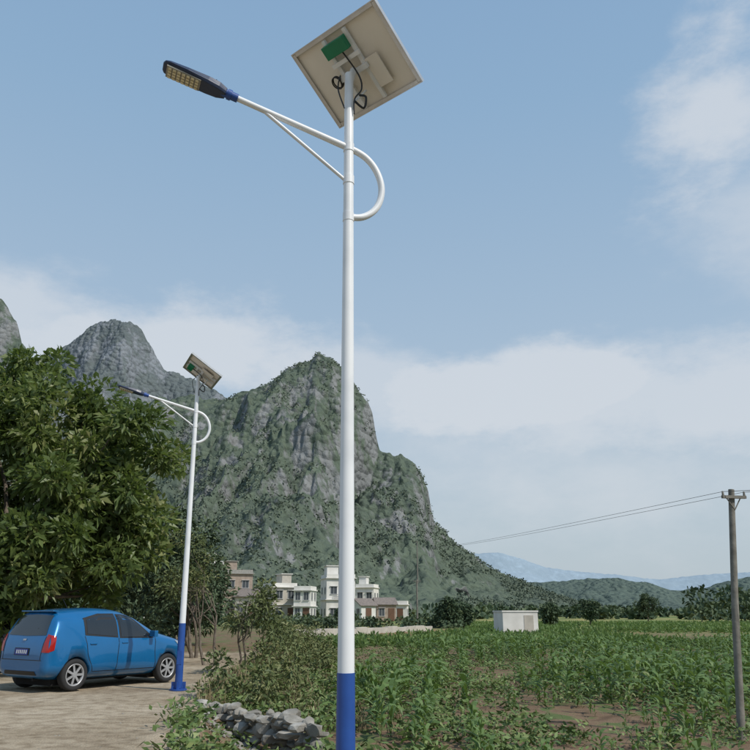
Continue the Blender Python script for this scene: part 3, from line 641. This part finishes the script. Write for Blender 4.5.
Pw=field_pts(620,f2);V,F,r=scatter(WT,Pw,rg.uniform(0,6.28,len(Pw)),rg.uniform(.35,1.15,len(Pw)),rg);mesh_np('bank_weeds',V,F,m_weed,rnd=r)
def f3():
    y=13.5+rg.random()*28;return (edge(y)+abs(rg.normal())*1.3-.05,y)
Pw=field_pts(1050,f3);k_=fbm(Pw[:,0]*.9,Pw[:,1]*.6,3)>.42;Pw=Pw[k_];V,F,r=scatter(GT,Pw,rg.uniform(0,6.28,len(Pw)),rg.uniform(.3,1.25,len(Pw)),rg);mesh_np('dry_grass',V,F,m_dry,rnd=r)
# rocks
m_rock=noise_mat('rock',[(.3,(.15,.138,.115)),(.5,(.25,.235,.205)),(.7,(.40,.38,.34))],3,rough=.95,bump=.5,bscale=18)
def rock_mesh(seed,n=1):
    bm=bmesh.new();bmesh.ops.create_icosphere(bm,subdivisions=2,radius=1);rg=np.random.default_rng(seed);s=rg.uniform(.7,1.35,3);s[2]*=.58
    dirs=[Vector(unit(rg.normal(size=3))) for _ in range(10)];ds=[rg.uniform(.42,.75) for _ in range(10)]
    for v in bm.verts:
        for d,k in zip(dirs,ds):
            t=v.co.dot(d)
            if t>k: v.co-=d*(t-k)
        v.co=Vector((v.co.x*s[0],v.co.y*s[1],v.co.z*s[2]))
    V=np.array([v.co[:] for v in bm.verts]);F=np.array([[v.index for v in f.verts] for f in bm.faces]);bm.free();return V,F,np.zeros(len(F))
RT=[rock_mesh(s) for s in range(8)]
def f4():
    y=9.5+rg.random()*10;return (edge(y)+rg.uniform(.1,2.0),y)
Pr=field_pts(190,f4,False);V,F,r=scatter(RT,Pr,rg.uniform(0,6.28,len(Pr)),.03+.13*rg.random(len(Pr))**3,rg);mesh_np('bank_stones',V,F,m_rock)
def f5():
    y=9+rg.random()*10;return (rg.uniform(-8,edge(y)),y)
Pr=field_pts(1100,f5,False);V,F,r=scatter(RT,Pr,rg.uniform(0,6.28,len(Pr)),.006+.022*rg.random(len(Pr))**3,rg);mesh_np('yard_pebbles',V,F,m_rock)
rg=np.random.default_rng(41);Pq=[];Sq=[]
for course in range(5):
    for t in np.linspace(0,1,26):
        x=WA[0]+(WB[0]-WA[0])*t+rg.normal()*.04;y=WA[1]+(WB[1]-WA[1])*t+.08*rg.normal()
        if course==4 and fbm(t*6,1.3,2)<.5: continue
        Pq.append((x,y,-.40+.10*course+.02*rg.normal()+.10*(1-t)));Sq.append(rg.uniform(.085,.17))
V,F,r=scatter(RT,np.array(Pq),rg.uniform(0,6.28,len(Pq)),np.array(Sq),rg)
mesh_np('stone_wall',V,F,m_rock)
Pq=[]
for k in range(90):
    t=rg.random();Pq.append((WA[0]+(WB[0]-WA[0])*t-abs(rg.normal())*.35,WA[1]+(WB[1]-WA[1])*t-abs(rg.normal())*.45,0))
Pq=np.array(Pq);Pq[:,2]=H(Pq[:,0],Pq[:,1])+.01
V,F,r=scatter(RT,Pq,rg.uniform(0,6.28,len(Pq)),rg.uniform(.02,.085,len(Pq)),rg);mesh_np('wall_rubble',V,F,m_rock)
# ---------------------------------------------------------------- buildings
m_wall=noise_mat('whitewashed_wall',[(.3,(.58,.56,.52)),(.7,(.74,.72,.68))],.8,rough=.9)
m_wallb=noise_mat('bare_brick_wall',[(.3,(.28,.22,.18)),(.7,(.38,.31,.25))],2,rough=.9)
m_wallc=noise_mat('render_wall',[(.3,(.38,.35,.30)),(.7,(.50,.46,.40))],1.2,rough=.9)
m_win=noise_mat('window_glass',s2((.06,.07,.08)),2,rough=.1)
m_frame=noise_mat('window_frame',s2((.5,.5,.5)),2,rough=.5)
m_door=noise_mat('door_wood',s2((.14,.07,.04)),3,rough=.6)
m_tile=noise_mat('roof_tiles',[(.3,(.14,.12,.11)),(.7,(.24,.20,.17))],4,rough=.9)
def house(name,x,y,w,d,st,rz,wall,nwin=3,pent=True,flat=True,sh=3.1,z0=-.1,pside=-1):
    E=empty(name,(x,y,z0),rz);hgt=st*sh
    p=MB();p.box((0,0,hgt/2),(w,d,hgt));
    if pent: p.box((pside*w*.22,d*.1,hgt+1.1),(w*.4,d*.5,2.2))
    if not flat: p.add([(-w/2,-d/2,hgt),(-w/2,d/2,hgt),(-w/2,0,hgt+d*.24),(w/2,-d/2,hgt),(w/2,d/2,hgt),(w/2,0,hgt+d*.24)],[(0,1,2),(5,4,3)])
    p.obj('walls',wall,E)
    p=MB()
    for s in range(1,st+(1 if flat else 0)): p.box((0,-.1,s*sh+.003),(w+.4,d+.5,.14))
    if flat:
        t=.14;zz=hgt+.08+.3
        for sy in (-1,1): p.box((0,sy*(d/2-.08)+0,zz),(w,t,.6))
        for sx_ in (-1,1): p.box((sx_*(w/2-.08),0,zz),(t,d-.4,.6))
        if pent: p.box((pside*w*.22,d*.1,hgt+2.26),(w*.4+.4,d*.5+.4,.12))
        p.obj('roof_slabs_and_parapet',m_wall if wall is not m_wallb else m_conc,E)
    else:
        a=math.atan(.48)
        for sy in (-1,1):
            Mx=Matrix.Translation((0,sy*(d/4+.12),hgt+d*.12+.02))@Matrix.Rotation(-sy*a,4,'X');p.box((0,0,.03),(w+.6,(d/2+.3)/math.cos(a),.14),0,Mx)
        p.obj('tiled_roof',m_tile,E)
    wi=MB();fr=MB();dr=MB()
    for s in range(st):
        for k in range(nwin):
            wx_=-w/2+w*(k+.5)/nwin;zc=s*sh+1.6
            if s==0 and k==nwin//2:
                dr.box((wx_,-d/2-.02,1.15),(1.1,.06,2.2));continue
            ww_=min(1.1,w/nwin*.55)
            wi.box((wx_,-d/2-.004,zc),(ww_,.05,1.2))
            for a_,c_,d_ in ((wx_-ww_/2-.03,.07,1.3),(wx_+ww_/2+.03,.07,1.3),(wx_,.05,1.19)): fr.box((a_,-d/2-.03,zc),(c_,.08,d_))
            fr.box((wx_,-d/2-.06,zc-.68),(ww_+.3,.16,.08));fr.box((wx_,-d/2-.1,zc+.70),(ww_+.3,.3,.07))
        for k in range(2):
            yy=-d/2+d*(k+.5)/2;zc=s*sh+1.6
            for sd in (-1,1):
                wi.box((sd*(w/2+.004),yy,zc),(.05,1.0,1.1));fr.box((sd*(w/2+.03),yy,zc-.62),(.12,1.2,.08));fr.box((sd*(w/2+.03),yy,zc),(.07,.05,1.08))
    if st>1 and w>5:
        for s in range(1,st):
            fr.box((0,-d/2-.30,s*sh+.55),(w*.5,.05,.06));fr.box((0,-d/2-.30,s*sh+.9),(w*.5,.05,.06))
            for k in range(9): fr.box((-w*.24+w*.06*k,-d/2-.30,s*sh+.5),(.04,.04,.8))
    wi.obj('windows',m_win,E);fr.obj('window_frames',m_frame,E);dr.obj('door',m_door,E)
    return E
house('white_house',-16.4,134,4.2,6,2,R(26),m_wallc,2,pside=1,sh=2.8)
house('white_house.001',-11.6,130,2.8,4.5,2,R(-8),m_wall,2,pent=False,sh=2.5)
house('white_house.002',-6.8,142,5.2,6,2,R(14),m_wall,2,sh=3.7)
house('rendered_house',-2.2,134,2.8,4.5,1,R(30),m_wall,1,pent=False,flat=False,sh=2.6)
house('tiled_house',1.6,138,3.4,4.5,1,R(10),m_wallb,2,pent=False,flat=False,sh=2.8)
house('rendered_house.001',4.8,146,2.6,4,1,R(-6),m_wall,1,pent=False,sh=2.9)
house('brick_house',-25,140,5,6,2,R(18),m_wallb,2,sh=3.4,z0=1.2)
house('rendered_house.002',-31,150,5,6,3,R(10),m_wallc,2,sh=3.2,z0=.5)
house('tiled_house.001',-21.5,136,4,5,1,R(-10),m_wallc,2,pent=False,flat=False,sh=3.4,z0=.6)
house('white_house.003',-1.6,162,3.8,5,2,R(-12),m_wall,2,sh=3.2)
house('white_house.004',-37,118,5,6,2,R(20),m_wall,2,sh=3.3)
E=empty('field_hut',(11.75,66,-.4),R(8));p=MB();p.box((0,0,.95),(3.0,2.6,1.9));p.obj('walls',m_wall,E,.02)
p=MB();p.box((0,0,1.96),(3.1,2.7,.12));p.obj('roof',m_wall,E);p=MB();p.box((.7,-1.31,.85),(.8,.04,1.6));p.obj('door',m_wallc,E)
p=MB();a0=Vector((-6.3,50,0));a1=Vector((4.9,69.2,0));d=(a1-a0);ln=d.length;ang=math.atan2(d.y,d.x)
M=Matrix.Translation((a0+a1)/2)@Matrix.Rotation(ang,4,'Z')
nb=14
for k in range(nb):
    p.box((-ln/2+ln*(k+.5)/nb,0,-.1+.05*math.sin(k*2.3)),(ln/nb-.01,.3,.95),0,M)
p.obj('retaining_wall',m_wallc,None,.02)
# ---------------------------------------------------------------- utility poles and wires
m_pole=noise_mat('weathered_pole',[(.3,(.13,.12,.10)),(.7,(.23,.215,.185))],6,rough=.9,bump=.3)
m_wire=noise_mat('wire',s2((.05,.05,.055)),3,rough=.6)
def upole(name,base,top,r0,r1,arm=.45,adir=(1,.15,0)):
    E=empty(name,base);b=Vector(base);t=Vector(top)-b;p=MB();p.tube([(0,0,-.4),t*.5,t],[r0,(r0+r1)/2,r1],0,14);p.obj('pole',m_pole,E)
    a_=Vector(adir).normalized();c=t*.965;p=MB();M=Matrix.Translation(c)@Matrix.Rotation(math.atan2(a_.y,a_.x),4,'Z')
    p.box((0,-r1-.02,0),(arm,.05,.05),0,M);p.tube([(-arm*.3,-r1,-.01),(0,-r1,-.22)],.01,0,6,M=M);p.tube([(arm*.3,-r1,-.01),(0,-r1,-.22)],.01,0,6,M=M)
    ins=[]
    for s_ in (-.45,.45):
        p.tube([(s_*arm,-r1-.02,.02),(s_*arm,-r1-.02,.10)],[.022,.014],0,8,M=M);ins.append(b+(M@Vector((s_*arm,-r1-.02,.09))))
    p.obj('crossarm_and_insulators',m_pole,E);return ins
i1=upole('utility_pole',(5.83,13.2,-.45),(6.32,13.3,3.57),.066,.050)
i2=upole('utility_pole.001',(17,310,12),(17,310,29),.3,.2,2.0)
i3=upole('utility_pole.002',(4.3,80,0),(4.3,80,4.7),.1,.08,.8)
cv=MB()
for k in range(2):
    a_,b_=i1[k],i2[k];pts=[]
    for t in np.linspace(0,1,40):
        tt=t**2.2;q=a_.lerp(b_,tt);q.z-=4*1.4*tt*(1-tt);pts.append(q)
    cv.tube(pts,[.004+.028*t**2.2 for t in np.linspace(0,1,40)],0,5)
    a_=i1[k];b_=Vector((22+.4*k,2,3.9));pts=[a_.lerp(b_,t)-Vector((0,0,4*.3*t*(1-t))) for t in np.linspace(0,1,12)];cv.tube(pts,.005,0,5)
cv.obj('overhead_wires',m_wire)
# ---------------------------------------------------------------- camera
cam=bpy.data.cameras.new('camera');cam.sensor_width=36;cam.lens=36;cam.clip_end=12000;cam.clip_start=.05
co=link(bpy.data.objects.new('camera',cam));co.location=(0,0,1.5);co.rotation_euler=(R(90+17.54),0,0);scene.camera=co
scene.view_settings.view_transform='Standard';scene.view_settings.look='None';scene.view_settings.exposure=0
